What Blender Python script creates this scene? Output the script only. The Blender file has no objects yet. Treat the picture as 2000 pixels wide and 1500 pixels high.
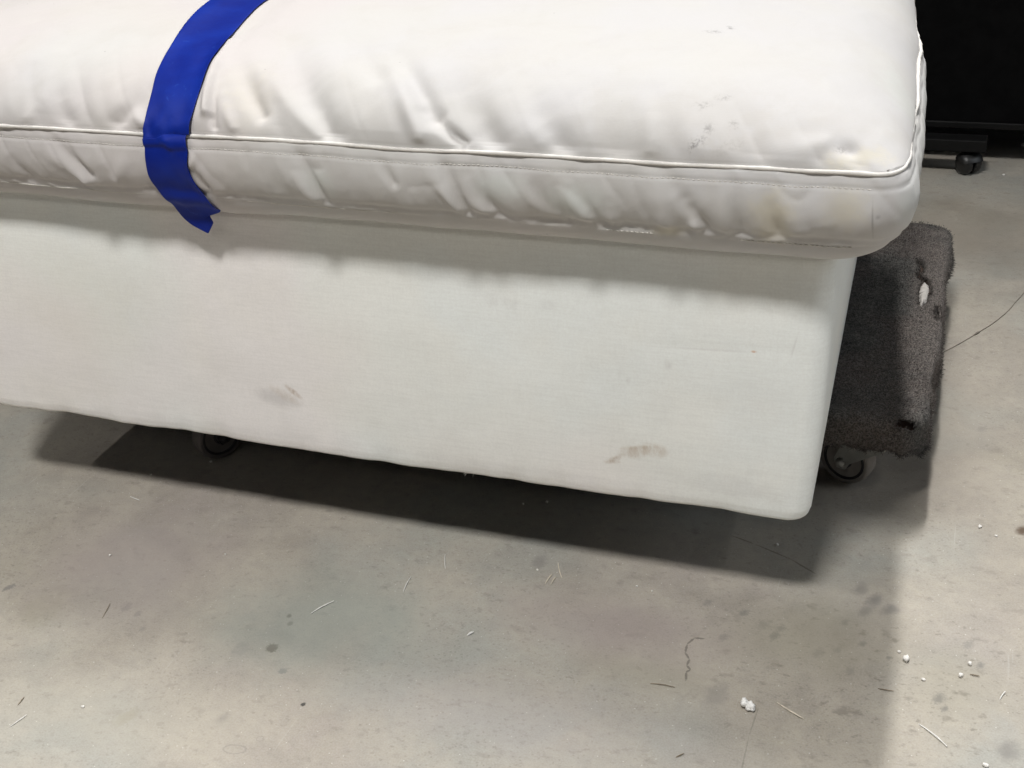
import bpy, bmesh, math, random
import numpy as np
from mathutils import Vector, Matrix
from mathutils.bvhtree import BVHTree

SC = bpy.context.scene
COL = SC.collection
rad = math.radians
rng = np.random.default_rng(7)
random.seed(7)

# ------------------------------------------------------------------ camera
cam_d = bpy.data.cameras.new("camera")
cam = bpy.data.objects.new("camera", cam_d)
COL.objects.link(cam)
right = Vector((0.94011708, 0.3342384, -0.06681741))
down = Vector((0.11245877, -0.48921281, -0.86488372))
fwd = Vector((-0.32176529, 0.80557776, -0.49750536))
M = Matrix((right, -down, -fwd)).transposed().to_4x4()
M.translation = Vector((0, 0, 1.1))
cam.matrix_world = M
cam_d.sensor_width = 36.0
cam_d.lens = 2354.75 / 2000 * 36.0
cam_d.clip_start = 0.05
cam_d.clip_end = 100
SC.camera = cam

# ------------------------------------------------------------------ light
SC.view_settings.view_transform = 'Standard'
SC.view_settings.look = 'None'
SC.view_settings.exposure = 0.0
SC.view_settings.gamma = 1.0
W = bpy.data.worlds.new("World")
SC.world = W
W.use_nodes = True
bg = W.node_tree.nodes["Background"]
bg.inputs[0].default_value = (0.75, 0.80, 0.86, 1)
bg.inputs[1].default_value = 0.045


def lamp(name, slope_x, slope_y, height, sx, sy, watts, col=(1.0, 0.985, 0.962)):
    """a ceiling lamp, or an added fill, seen from the front right corner of the ottoman along (slope_x, slope_y, 1)"""
    d = bpy.data.lights.new(name, 'AREA')
    d.shape = 'RECTANGLE'
    d.size, d.size_y = sx, sy
    d.energy = watts
    d.color = col
    o = bpy.data.objects.new(name, d)
    COL.objects.link(o)
    o.location = (-0.12 + slope_x * height, 1.28 + slope_y * height, 0.16 + height)
    return o


lamp("ceiling_lamp_front", -0.07, -0.43, 4.6, 0.80, 0.6, 188)
lamp("far_front_fill", -0.15, -1.25, 4.6, 3.0, 1.2, 28)  # soft fill added to brighten the fronts, no such lamps known
lamp("ceiling_lamp_back", -0.05, 0.46, 7.0, 0.24, 2.6, 545)
lamp("ceiling_lamp_right", 0.74, -0.40, 7.0, 0.16, 0.8, 52)
lamp("ceiling_lamp_left", -0.80, -0.44, 5.5, 0.16, 0.7, 84)

# added fill from high on the right, cool and weak, no source known
_d = bpy.data.lights.new("right_fill", 'AREA')
_d.shape, _d.size, _d.size_y, _d.energy, _d.color = 'RECTANGLE', 2.5, 2.5, 66, (0.86, 0.93, 1.0)
_o = bpy.data.objects.new("right_fill", _d)
COL.objects.link(_o)
_o.location = (5.5, 1.6, 3.6)
_o.rotation_euler = (0, rad(60), 0)


# ------------------------------------------------------------------ helpers
def link(name, verts, faces, mat, parent=None, smooth=True, origin=(0, 0, 0)):
    """verts in world coordinates; origin = world place of the object's own zero"""
    v = np.asarray(verts, float) - np.asarray(origin, float)
    me = bpy.data.meshes.new(name)
    me.from_pydata(v.tolist(), [], faces if isinstance(faces, list) else faces.tolist())
    me.update()
    if smooth:
        me.polygons.foreach_set("use_smooth", np.ones(len(me.polygons), bool))
    if mat:
        me.materials.append(mat)
    o = bpy.data.objects.new(name, me)
    COL.objects.link(o)
    if parent:
        o.parent = parent
        po = root_of(parent)
        o.location = Vector(origin) - world_loc(parent)
    else:
        o.location = origin
    return o


def world_loc(o):
    l = Vector(o.location)
    while o.parent:
        o = o.parent
        l += Vector(o.location)
    return l


def root_of(o):
    while o.parent:
        o = o.parent
    return o


def tag(o, label=None, cat=None, group=None, kind=None):
    for k, v in (("label", label), ("category", cat), ("group", group), ("kind", kind)):
        if v:
            o[k] = v
    return o


def empty(name, loc):
    o = bpy.data.objects.new(name, None)
    o.empty_display_size = 0.1
    COL.objects.link(o)
    o.location = loc
    return o


def from_bm(name, bm, mat, parent=None, smooth=True, origin=(0, 0, 0)):
    bmesh.ops.recalc_face_normals(bm, faces=bm.faces[:])
    bm.verts.ensure_lookup_table()
    vs = [v.co[:] for v in bm.verts]
    bm.verts.index_update()
    fs = [[v.index for v in f.verts] for f in bm.faces]
    bm.free()
    return link(name, vs, fs, mat, parent, smooth, origin)


def bm_box(bm, lo, hi, bevel=0.0, seg=2):
    r = bmesh.ops.create_cube(bm, size=1)
    lo, hi = Vector(lo), Vector(hi)
    for v in r['verts']:
        v.co = Vector([lo[i] + (v.co[i] + 0.5) * (hi[i] - lo[i]) for i in range(3)])
    if bevel:
        es = list({e for v in r['verts'] for e in v.link_edges})
        bmesh.ops.bevel(bm, geom=es, offset=bevel, segments=seg, affect='EDGES', profile=0.5)


def bm_lathe(bm, prof, center, axis, seg=40):
    """prof: (radius, along axis)"""
    axis = Vector(axis).normalized()
    u = axis.orthogonal().normalized()
    w = axis.cross(u)
    c = Vector(center)
    rings = []
    for r, h in prof:
        rings.append([bm.verts.new(c + axis * h + (u * math.cos(a) + w * math.sin(a)) * r)
                      for a in [2 * math.pi * i / seg for i in range(seg)]])
    for a, b in zip(rings, rings[1:]):
        for i in range(seg):
            j = (i + 1) % seg
            bm.faces.new((a[i], a[j], b[j], b[i]))
    if prof[0][0] > 1e-6:
        bm.faces.new(rings[0][::-1])
    if prof[-1][0] > 1e-6:
        bm.faces.new(rings[-1])


def tube(points, radius, seg=8, closed=False):
    P = np.asarray(points, float)
    n = len(P)
    if closed:
        T = np.roll(P, -1, 0) - np.roll(P, 1, 0)
    else:
        T = np.gradient(P, axis=0)
    T /= np.linalg.norm(T, axis=1)[:, None] + 1e-12
    up = np.array([0.02, 0.03, 1.0])
    A = np.cross(T, up)
    A /= np.linalg.norm(A, axis=1)[:, None] + 1e-9
    B = np.cross(A, T)
    R = np.broadcast_to(np.asarray(radius, float).reshape(-1, 1), (n, 1))
    vs, fs = [], []
    ang = np.arange(seg) * 2 * np.pi / seg
    V = P[:, None, :] + R[:, :, None] * (np.cos(ang)[None, :, None] * A[:, None, :] + np.sin(ang)[None, :, None] * B[:, None, :])
    V = V.reshape(-1, 3)
    m = n if closed else n - 1
    for i in range(m):
        k = (i + 1) % n
        for j in range(seg):
            l = (j + 1) % seg
            fs.append((i * seg + j, i * seg + l, k * seg + l, k * seg + j))
    if not closed:
        fs.append(tuple(range(seg))[::-1])
        fs.append(tuple((n - 1) * seg + j for j in range(seg)))
    return V, fs


def vnoise(x, y, seed=0):
    """smooth 2-D value noise in -1..1, vectorised"""
    r = np.random.default_rng(seed).uniform(-1, 1, (257, 257))
    x = np.asarray(x, float) + 1000.3
    y = np.asarray(y, float) + 1000.7
    xi, yi = np.floor(x).astype(int), np.floor(y).astype(int)
    fx, fy = x - xi, y - yi
    fx = fx * fx * (3 - 2 * fx)
    fy = fy * fy * (3 - 2 * fy)
    a, b = r[xi % 257, yi % 257], r[(xi + 1) % 257, yi % 257]
    c, d = r[xi % 257, (yi + 1) % 257], r[(xi + 1) % 257, (yi + 1) % 257]
    return (a * (1 - fx) + b * fx) * (1 - fy) + (c * (1 - fx) + d * fx) * fy


# ------------------------------------------------------------------ materials
class Mat:
    def __init__(self, name, rough=0.8, spec=0.3):
        self.m = bpy.data.materials.new(name)
        self.m.use_nodes = True
        self.nt = self.m.node_tree
        self.b = self.nt.nodes["Principled BSDF"]
        self.b.inputs["Roughness"].default_value = rough
        self.b.inputs["Specular IOR Level"].default_value = spec
        self.co = self.nt.nodes.new("ShaderNodeTexCoord").outputs["Object"]

    def n(self, t, **kw):
        x = self.nt.nodes.new(t)
        for k, v in kw.items():
            setattr(x, k, v)
        return x

    def l(self, a, b):
        self.nt.links.new(a, b)

    def noise(self, scale, detail=4, rough=0.55, vec=None, dist=0.0):
        x = self.n("ShaderNodeTexNoise")
        x.inputs["Scale"].default_value = scale
        x.inputs["Detail"].default_value = detail
        x.inputs["Roughness"].default_value = rough
        x.inputs["Distortion"].default_value = dist
        self.l(vec or self.co, x.inputs["Vector"])
        return x.outputs["Fac"]

    def ramp(self, s, lo, hi, a=0.0, b=1.0, smooth=True):
        x = self.n("ShaderNodeMapRange")
        x.interpolation_type = 'SMOOTHSTEP' if smooth else 'LINEAR'
        self.l(s, x.inputs[0])
        for i, v in enumerate((lo, hi, a, b)):
            x.inputs[i + 1].default_value = v
        return x.outputs[0]

    def math(self, op, a, b=0.0, c=None):
        x = self.n("ShaderNodeMath", operation=op)
        for i, v in enumerate((a, b, c)):
            if v is None:
                continue
            if isinstance(v, (int, float)):
                x.inputs[i].default_value = v
            else:
                self.l(v, x.inputs[i])
        return x.outputs[0]

    def mix(self, fac, a, b, mode='MIX'):
        x = self.n("ShaderNodeMix", data_type='RGBA', blend_type=mode)
        for s, v in ((x.inputs[0], fac), (x.inputs[6], a), (x.inputs[7], b)):
            if isinstance(v, (int, float)):
                s.default_value = v
            elif isinstance(v, tuple):
                s.default_value = (*v, 1)
            else:
                self.l(v, s)
        return x.outputs[2]

    def uv(self, axes):
        s = self.n("ShaderNodeSeparateXYZ")
        self.l(self.co, s.inputs[0])
        c = self.n("ShaderNodeCombineXYZ")
        self.l(s.outputs[axes[0]], c.inputs[0])
        self.l(s.outputs[axes[1]], c.inputs[1])
        return c.outputs[0]

    def spot(self, uvs, cx, cy, rx, ry, rot=0.0, soft=0.6, wob=None, amt=0.0):
        """1 inside an ellipse, 0 outside; wob = noise that frays the rim"""
        mp = self.n("ShaderNodeMapping", vector_type='TEXTURE')
        mp.inputs["Location"].default_value = (cx, cy, 0)
        mp.inputs["Rotation"].default_value = (0, 0, rad(rot))
        mp.inputs["Scale"].default_value = (rx, ry, 1)
        self.l(uvs, mp.inputs["Vector"])
        ln = self.n("ShaderNodeVectorMath", operation='LENGTH')
        self.l(mp.outputs[0], ln.inputs[0])
        d = ln.outputs["Value"]
        if wob is not None:
            d = self.math('MULTIPLY_ADD', wob, amt, d)
            d = self.math('SUBTRACT', d, amt * 0.5)
        return self.ramp(d, 1.0, 1.0 - soft, 0, 1)

    def bump(self, h, strength=0.3, dist=0.002, prev=None):
        x = self.n("ShaderNodeBump")
        x.inputs["Strength"].default_value = strength
        x.inputs["Distance"].default_value = dist
        self.l(h, x.inputs["Height"])
        if prev is not None:
            self.l(prev, x.inputs["Normal"])
        return x.outputs[0]

    def done(self, col, normal=None):
        if isinstance(col, tuple):
            self.b.inputs["Base Color"].default_value = (*col, 1)
        else:
            self.l(col, self.b.inputs["Base Color"])
        if normal is not None:
            self.l(normal, self.b.inputs["Normal"])
        return self.m


def simple(name, col, rough=0.7, spec=0.3, var=0.15, scale=60, metal=0.0, bump=0.15):
    m = Mat(name, rough, spec)
    m.b.inputs["Metallic"].default_value = metal
    f = m.ramp(m.noise(scale, 5), 0.3, 0.7)
    c = m.mix(f, tuple(x * (1 - var) for x in col), tuple(min(1, x * (1 + var)) for x in col))
    return m.done(c, m.bump(m.noise(scale * 6, 3), bump, 0.001))


# ------------------------------------------------------------------ floor
def concrete():
    m = Mat("concrete", 0.62, 0.35)
    big = m.ramp(m.noise(1.7, 3, 0.5), 0.35, 0.65)
    mid = m.ramp(m.noise(7, 6, 0.62, dist=0.4), 0.30, 0.70)
    fine = m.ramp(m.noise(55, 6, 0.7), 0.28, 0.72)
    grit = m.ramp(m.noise(420, 3, 0.6), 0.3, 0.7)
    c = m.mix(big, (0.330, 0.287, 0.258), (0.345, 0.311, 0.244))
    blot = m.ramp(m.noise(19, 6, 0.68, dist=0.8), 0.38, 0.66)
    c = m.mix(m.math('MULTIPLY', blot, 0.80), c, (0.252, 0.222, 0.184))
    pit = m.ramp(m.noise(130, 5, 0.75), 0.56, 0.70)
    c = m.mix(m.math('MULTIPLY', pit, 0.55), c, (0.185, 0.165, 0.140))
    wht = m.ramp(m.noise(95, 5, 0.75, dist=.5), 0.60, 0.72)
    c = m.mix(m.math('MULTIPLY', wht, 0.45), c, (0.56, 0.54, 0.49))
    hue = m.ramp(m.noise(2.6, 2, 0.4, vec=None), 0.45, 0.6)
    c = m.mix(m.math('MULTIPLY', hue, 0.55), c, (0.335, 0.362, 0.338))
    c = m.mix(m.math('MULTIPLY', mid, 0.85), c, (0.408, 0.368, 0.304))
    c = m.mix(m.math('MULTIPLY', fine, 0.40), c, (0.255, 0.235, 0.208))
    c = m.mix(m.math('MULTIPLY', grit, 0.22), c, (0.54, 0.52, 0.48))
    fl = m.uv((0, 1))
    wob = m.noise(38, 4, 0.65)
    wobf = m.noise(210, 4, 0.65)
    # dark flecks ground into the surface: more of them where the floor is scuffed
    for sc, thr, amt, stretch in ((46, 0.12, 0.35, 1.5), (130, 0.18, 0.45, 1.2)):
        mp = m.n("ShaderNodeMapping")
        mp.inputs["Scale"].default_value = (1, stretch, 1)
        mp.inputs["Rotation"].default_value = (0, 0, rad(-25))
        m.l(fl, mp.inputs["Vector"])
        wv = m.n("ShaderNodeVectorMath", operation='MULTIPLY_ADD')
        nz = m.n("ShaderNodeTexNoise")
        nz.inputs["Scale"].default_value = sc * 1.5
        m.l(m.co, nz.inputs["Vector"])
        m.l(nz.outputs["Color"], wv.inputs[0])
        wv.inputs[1].default_value = (0.5 / sc, 0.5 / sc, 0)
        m.l(mp.outputs[0], wv.inputs[2])
        vo = m.n("ShaderNodeTexVoronoi", voronoi_dimensions='2D')
        vo.inputs["Scale"].default_value = sc
        m.l(wv.outputs[0], vo.inputs["Vector"])
        s = m.ramp(vo.outputs["Distance"], thr * 1.6, thr * 0.3)
        sep = m.n("ShaderNodeSeparateColor")
        m.l(vo.outputs["Color"], sep.inputs[0])
        pick = m.ramp(sep.outputs[0], 0.50, 0.92)
        s = m.math('MULTIPLY', s, pick)
        scuff = m.ramp(m.noise(3.2, 2), 0.40, 0.62, 0.25, 1.0)
        s = m.math('MULTIPLY', m.math('MULTIPLY', s, scuff), amt)
        c = m.mix(s, c, (0.17, 0.155, 0.135))
    reg = m.spot(fl, .02, 1.20, .30, .17, 0, .8, m.noise(8, 4), .8)
    for sc, lo, hi, am in ((26, .58, .70, .62), (60, .58, .70, .72), (150, .62, .72, .70)):
        mp = m.n("ShaderNodeMapping")
        mp.inputs["Scale"].default_value = (1, 1.45, 1)
        mp.inputs["Rotation"].default_value = (0, 0, rad(-20))
        mp.inputs["Location"].default_value = (sc * .37, sc * .11, 0)
        m.l(m.co, mp.inputs["Vector"])
        s = m.ramp(m.noise(sc, 4, .62, vec=mp.outputs[0]), lo, hi)
        k = m.math('MULTIPLY_ADD', reg, .55, .45)
        c = m.mix(m.math('MULTIPLY', m.math('MULTIPLY', s, k), am), c, (0.170, 0.152, 0.128))
    # pale dust specks
    vo = m.n("ShaderNodeTexVoronoi", voronoi_dimensions='2D')
    vo.inputs["Scale"].default_value = 70
    m.l(fl, vo.inputs["Vector"])
    sep = m.n("ShaderNodeSeparateColor")
    m.l(vo.outputs["Color"], sep.inputs[0])
    s = m.math('MULTIPLY', m.ramp(vo.outputs["Distance"], 0.07, 0.03), m.ramp(sep.outputs[1], 0.86, 0.9))
    c = m.mix(m.math('MULTIPLY', s, 0.6), c, (0.72, 0.70, 0.66))
    # fine scratches
    for rot, sc in ((32, 18), (-58, 13), (8, 22)):
        mp = m.n("ShaderNodeMapping")
        mp.inputs["Scale"].default_value = (1.0, 0.03, 1)
        mp.inputs["Rotation"].default_value = (0, 0, rad(rot))
        m.l(fl, mp.inputs["Vector"])
        nn = m.noise(sc * 9, 2, 0.5, vec=mp.outputs[0])
        s = m.math('MULTIPLY', m.ramp(nn, 0.70, 0.76), m.ramp(m.noise(9, 2), 0.5, 0.7))
        c = m.mix(m.math('MULTIPLY', s, 0.35), c, (0.58, 0.56, 0.52))
    # stains with places of their own: x, y, rx, ry, turn, soft, strength, colour
    grey, brown, olive = (0.20, 0.19, 0.175), (0.11, 0.075, 0.05), (0.27, 0.25, 0.19)
    spots = [(-0.791, 1.032, .010, .009, 20, .35, .85, brown), (-0.800, 1.097, .004, .005, 0, .5, .8, brown),
             (-0.791, 1.083, .005, .006, 0, .5, .55, brown), (-0.755, 0.996, .007, .006, 0, .5, .6, grey),
             (-0.699, 0.949, .0035, .004, 0, .4, .9, (0.06, 0.055, 0.05)),
             (-0.910, 0.866, .013, .020, -20, .6, .42, olive), (-0.787, 0.900, .012, .016, -30, .8, .35, grey),
             (-1.242, 1.043, .007, .012, -30, .5, .6, grey), (-0.832, 1.019, .015, .016, 20, .5, .22, grey),
             (-1.161, 1.020, .05, .055, 0, .8, .35, olive), (-1.040, 1.049, .009, .012, 0, .7, .4, grey),
             (-1.015, 1.044, .008, .009, 0, .7, .4, grey), (-0.990, 1.018, .006, .008, 0, .7, .35, grey),
             (-0.497, 1.301, .014, .020, 0, .6, .4, grey)]
    for x, y, r, a in ((-.195, 1.267, .008, .65), (-.149, 1.232, .008, .8), (-.212, 1.212, .007, .6), (-.143, 1.249, .007, .6),
                       (-.038, 1.247, .006, .8), (-.090, 1.215, .009, .45), (-.031, 1.338, .012, .6), (-.040, 1.311, .011, .5),
                       (-.048, 1.193, .007, .5), (-.004, 1.229, .004, .7), (.106, 1.245, .006, .7), (.060, 1.173, .010, .75),
                       (.067, 1.157, .005, .8), (-.068, 1.226, .006, .5), (-.064, 1.283, .006, .6), (-.052, 1.357, .014, .45),
                       (-.010, 1.322, .012, .55), (-.203, 1.103, .020, .35), (.090, 1.28, .008, .4), (-.167, 1.25, .010, .4),
                       (-.246, 1.275, .008, .4), (.139, 1.106, .016, .55), (.097, 1.816, .010, .35), (.158, 1.549, .011, .9)):
        spots.append((x, y, r, r * 1.5, -25, .75, a, grey if a < .85 else brown))
    for x, y, rx, ry, rot, soft, a, colr in spots:
        s = m.spot(fl, x, y, rx * 1.1, ry * 1.1, rot, min(.95, soft + .1), wobf if rx < .011 else wob, 1.5)
        c = m.mix(m.math('MULTIPLY', s, min(.95, a * 1.3)), c, colr)
    # broad worn, dirtier areas; the rearmost two paint shade on the right floor
    for x, y, rx, ry, a, colr in ((-.10, 1.24, .18, .11, .50, olive), (-.30, 1.12, .14, .05, .35, olive), (-.74, 1.10, .26, .17, .55, (0.262, 0.296, 0.268)), (-1.1, 1.15, .22, .2, .55, (0.315, 0.270, 0.255)), (-.35, 1.20, .22, .10, .50, (0.315, 0.268, 0.252)), (-.45, 1.0, .3, .1, .3, (0.42, 0.385, 0.375)), (-.9, .86, .3, .1, .3, (0.45, 0.42, 0.35)),
                                  (.07, 1.20, .10, .10, .30, olive), (.05, 1.75, .12, .35, .35, (0.26, 0.225, 0.185)), (.05, 2.6, .4, .35, .5, (0.22, 0.19, 0.15))):
        s = m.spot(fl, x, y, rx, ry, 0, .9, m.noise(9, 5), 1.0)
        c = m.mix(m.math('MULTIPLY', s, a), c, colr)
    # ring mark
    for x, y, r1, r2 in ((-.745, .858, .017, .0085), (-.723, .882, .0055, .005)):
        o_ = m.spot(fl, x, y, r1, r2, 10, .15, wobf, .5)
        i_ = m.spot(fl, x, y, r1 * .86, r2 * .80, 10, .2, wobf, .5)
        c = m.mix(m.math('MULTIPLY', m.math('SUBTRACT', o_, i_), .38), c, grey)
    # hairline cracks and the squiggly scuff, as chains of strokes
    q = [(-.235, 1.203), (-.248, 1.201), (-.255, 1.187), (-.254, 1.170), (-.246, 1.160), (-.247, 1.148), (-.241, 1.141), (-.245, 1.136), (-.242, 1.120)]
    ln = [(-.243, 1.432), (-.206, 1.42), (-.151, 1.398), (-.112, 1.373)]
    hr = [(-.147, 1.101), (-.150, 1.05), (-.149, .97)]
    for pts, w, a in ((q, .0013, .65), (ln, .0012, .50), (hr, .0008, .30)):
        for p0, p1 in zip(pts, pts[1:]):
            L = math.dist(p0, p1)
            s = m.spot(fl, (p0[0] + p1[0]) / 2, (p0[1] + p1[1]) / 2, L * .62, w * 1.6,
                       math.degrees(math.atan2(p1[1] - p0[1], p1[0] - p0[0])), .5, wobf, .9)
            c = m.mix(m.math('MULTIPLY', s, a), c, (0.10, 0.09, 0.075))
    nb = m.bump(m.noise(300, 4, .7), .22, .0010)
    nb = m.bump(m.noise(22, 5, .6), .12, .004, nb)
    rr = m.ramp(mid, 0, 1, .50, .72)
    m.l(rr, m.b.inputs["Roughness"])
    return m.done(c, nb)


floor = link("floor", [(-9, -5, 0), (9, -5, 0), (9, 12, 0), (-9, 12, 0)], [(0, 1, 2, 3)], concrete(), smooth=False)
tag(floor, kind='structure')


# ------------------------------------------------------------------ white cloth
def cloth(name, origin, stains_fn, tint=1.0, pink=0.0, grime=.07):
    m = Mat(name, 0.95, 0.10)
    m.b.inputs["Sheen Weight"].default_value = 0.10
    hue = m.ramp(m.noise(2.3, 2, 0.45), 0.42, 0.60)
    hue2 = m.ramp(m.noise(5.1, 3, 0.5), 0.40, 0.62)
    t = tint
    c = m.mix(hue, (0.80 * t, (0.770 - pink) * t, (0.755 - pink) * t), ((0.768 + pink) * t, (0.792 - pink) * t, 0.772 * t))
    c = m.mix(m.math('MULTIPLY', hue2, 0.35), c, (0.81 * t, 0.785 * t, 0.72 * t))
    gr = m.ramp(m.noise(11, 6, 0.7, dist=.6), 0.45, 0.75)
    c = m.mix(m.math('MULTIPLY', gr, grime), c, (0.46, 0.43, 0.39))
    gr = m.ramp(m.noise(330, 4, 0.7), 0.35, 0.65)
    c = m.mix(m.math('MULTIPLY', gr, 0.14), c, (0.60, 0.58, 0.55))
    for sx, sz, am in ((24, 340, .085), (340, 34, .045)):
        mp = m.n("ShaderNodeMapping")
        mp.inputs["Scale"].default_value = (sx, sx, sz)
        m.l(m.co, mp.inputs["Vector"])
        st = m.ramp(m.noise(1.0, 3, .6, vec=mp.outputs[0]), .36, .68)
        c = m.mix(m.math('MULTIPLY', st, am), c, (0.50, 0.49, 0.46))
    c = stains_fn(m, c)
    # weave
    wv = m.n("ShaderNodeTexWave", wave_type='BANDS', bands_direction='X')
    wv.inputs["Scale"].default_value = 260
    wv.inputs["Distortion"].default_value = 1.5
    wv.inputs["Detail"].default_value = 2
    m.l(m.co, wv.inputs["Vector"])
    wz = m.n("ShaderNodeTexWave", wave_type='BANDS', bands_direction='Z')
    wz.inputs["Scale"].default_value = 260
    wz.inputs["Distortion"].default_value = 1.5
    wz.inputs["Detail"].default_value = 2
    m.l(m.co, wz.inputs["Vector"])
    h = m.math('ADD', wv.outputs["Fac"], wz.outputs["Fac"])
    nb = m.bump(h, .06, .0006)
    nb = m.bump(m.noise(60, 5, .65), .09, .0015, nb)
    nb = m.bump(m.noise(400, 3, .7), .12, .0006, nb)
    return m.done(c, nb)


def outline(x0, x1, y0, y1, r, nf, ns, nc=14):
    """rounded rectangle, counter-clockwise from the front left; nf front, ns others"""
    pts = []

    def arc(cx, cy, a0):
        for i in range(nc):
            a = rad(a0 + 90 * (i + 0.5) / nc)
            pts.append((cx + r * math.cos(a), cy + r * math.sin(a)))

    pts += [(x, y0) for x in np.linspace(x0 + r, x1 - r, nf)]
    arc(x1 - r, y0 + r, -90)
    pts += [(x1, y) for y in np.linspace(y0 + r, y1 - r, ns)]
    arc(x1 - r, y1 - r, 0)
    pts += [(x, y1) for x in np.linspace(x1 - r, x0 + r, ns)]
    arc(x0 + r, y1 - r, 90)
    pts += [(x0, y) for y in np.linspace(y1 - r, y0 + r, ns)]
    arc(x0 + r, y0 + r, 180)
    return np.array(pts)


def skin(rings, cap0=True, cap1=True):
    n = len(rings[0])
    V = np.concatenate(rings)
    i = np.arange(n)
    j = (i + 1) % n
    F = []
    for k in range(len(rings) - 1):
        F += np.stack([k * n + i, k * n + j, (k + 1) * n + j, (k + 1) * n + i], 1).tolist()
    if cap0:
        F.append(list(range(n))[::-1])
    if cap1:
        F.append([(len(rings) - 1) * n + q for q in range(n)])
    return V, F


def vert_normals(V, F):
    me = bpy.data.meshes.new("tmp")
    me.from_pydata(V.tolist(), [], F)
    me.update()
    nrm = np.empty(len(V) * 3)
    me.vertices.foreach_get("normal", nrm) if hasattr(me, "vertices") else None
    bpy.data.meshes.remove(me)
    return nrm.reshape(-1, 3)


# ------------------------------------------------------------------ ottoman base
BX0, BX1, BY0, BY1, BZ0, BZ1 = -1.422, -0.120, 1.273, 2.22, 0.156, 0.532
BO = np.array([(BX0 + BX1) / 2, (BY0 + BY1) / 2, BZ0])
ottoman = empty("ottoman_base", tuple(BO))
tag(ottoman, "white upholstered ottoman base with brown smudges on its front, standing on carpeted dollies", "ottoman")


def base_stains(m, c):
    s_ = m.n("ShaderNodeSeparateXYZ")
    m.l(m.co, s_.inputs[0])
    uv = m.uv((0, 2))
    mp = m.n("ShaderNodeMapping")
    mp.inputs["Scale"].default_value = (130, 1, 60)
    mp.inputs["Rotation"].default_value = (0, rad(18), 0)
    m.l(m.co, mp.inputs["Vector"])
    streak = m.noise(1.0, 4, .65, vec=mp.outputs[0])
    wob = m.noise(60, 5, .7)
    ox, oz = BO[0], BO[2]
    tan, rust, grey = (0.50, 0.40, 0.30), (0.36, 0.24, 0.14), (0.46, 0.43, 0.42)
    L = [(-.846, .253, .020, .006, -38, .9, .65, rust, 1.0), (-.875, .240, .050, .020, -8, .9, .40, grey, 1.0), (-.862, .247, .034, .011, -25, .9, .35, tan, 1.0),
         (-.345, .232, .030, .012, 14, .8, .55, tan, .9), (-.318, .238, .026, .014, -4, .8, .50, tan, .9), (-.372, .218, .020, .006, 32, .9, .50, rust, 1.0),
         (-.375, .212, .014, .004, 8, .9, .40, rust, 1.0), (-.340, .239, .040, .004, 10, .9, .35, tan, 1.2),
         (-.198, .391, .005, .002, 0, .6, .75, (0.55, 0.25, 0.08), .3), (-.303, .362, .008, .010, 0, .9, .28, grey, .6), (-.353, .334, .005, .006, 0, .9, .22, grey, .6),
         (-.534, .426, .014, .018, 0, .9, .22, grey, .8), (-.510, .423, .016, .012, 0, .9, .24, grey, .8), (-.46, .424, .02, .012, 0, .9, .14, grey, .8),
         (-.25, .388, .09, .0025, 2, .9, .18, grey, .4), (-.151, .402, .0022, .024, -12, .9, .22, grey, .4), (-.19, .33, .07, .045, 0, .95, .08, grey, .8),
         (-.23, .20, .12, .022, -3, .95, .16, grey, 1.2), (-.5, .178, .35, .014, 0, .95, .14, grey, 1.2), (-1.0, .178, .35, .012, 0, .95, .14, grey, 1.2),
         (-1.2, .33, .16, .16, 0, .95, .20, (0.74, 0.70, 0.57), .6)]
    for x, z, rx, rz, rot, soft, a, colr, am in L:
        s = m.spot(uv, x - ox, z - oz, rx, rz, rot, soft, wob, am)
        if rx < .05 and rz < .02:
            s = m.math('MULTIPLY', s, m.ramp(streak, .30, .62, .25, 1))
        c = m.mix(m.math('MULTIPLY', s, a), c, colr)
    return c


m_base = cloth("white_base_cloth", BO, base_stains, 1.14)


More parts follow.
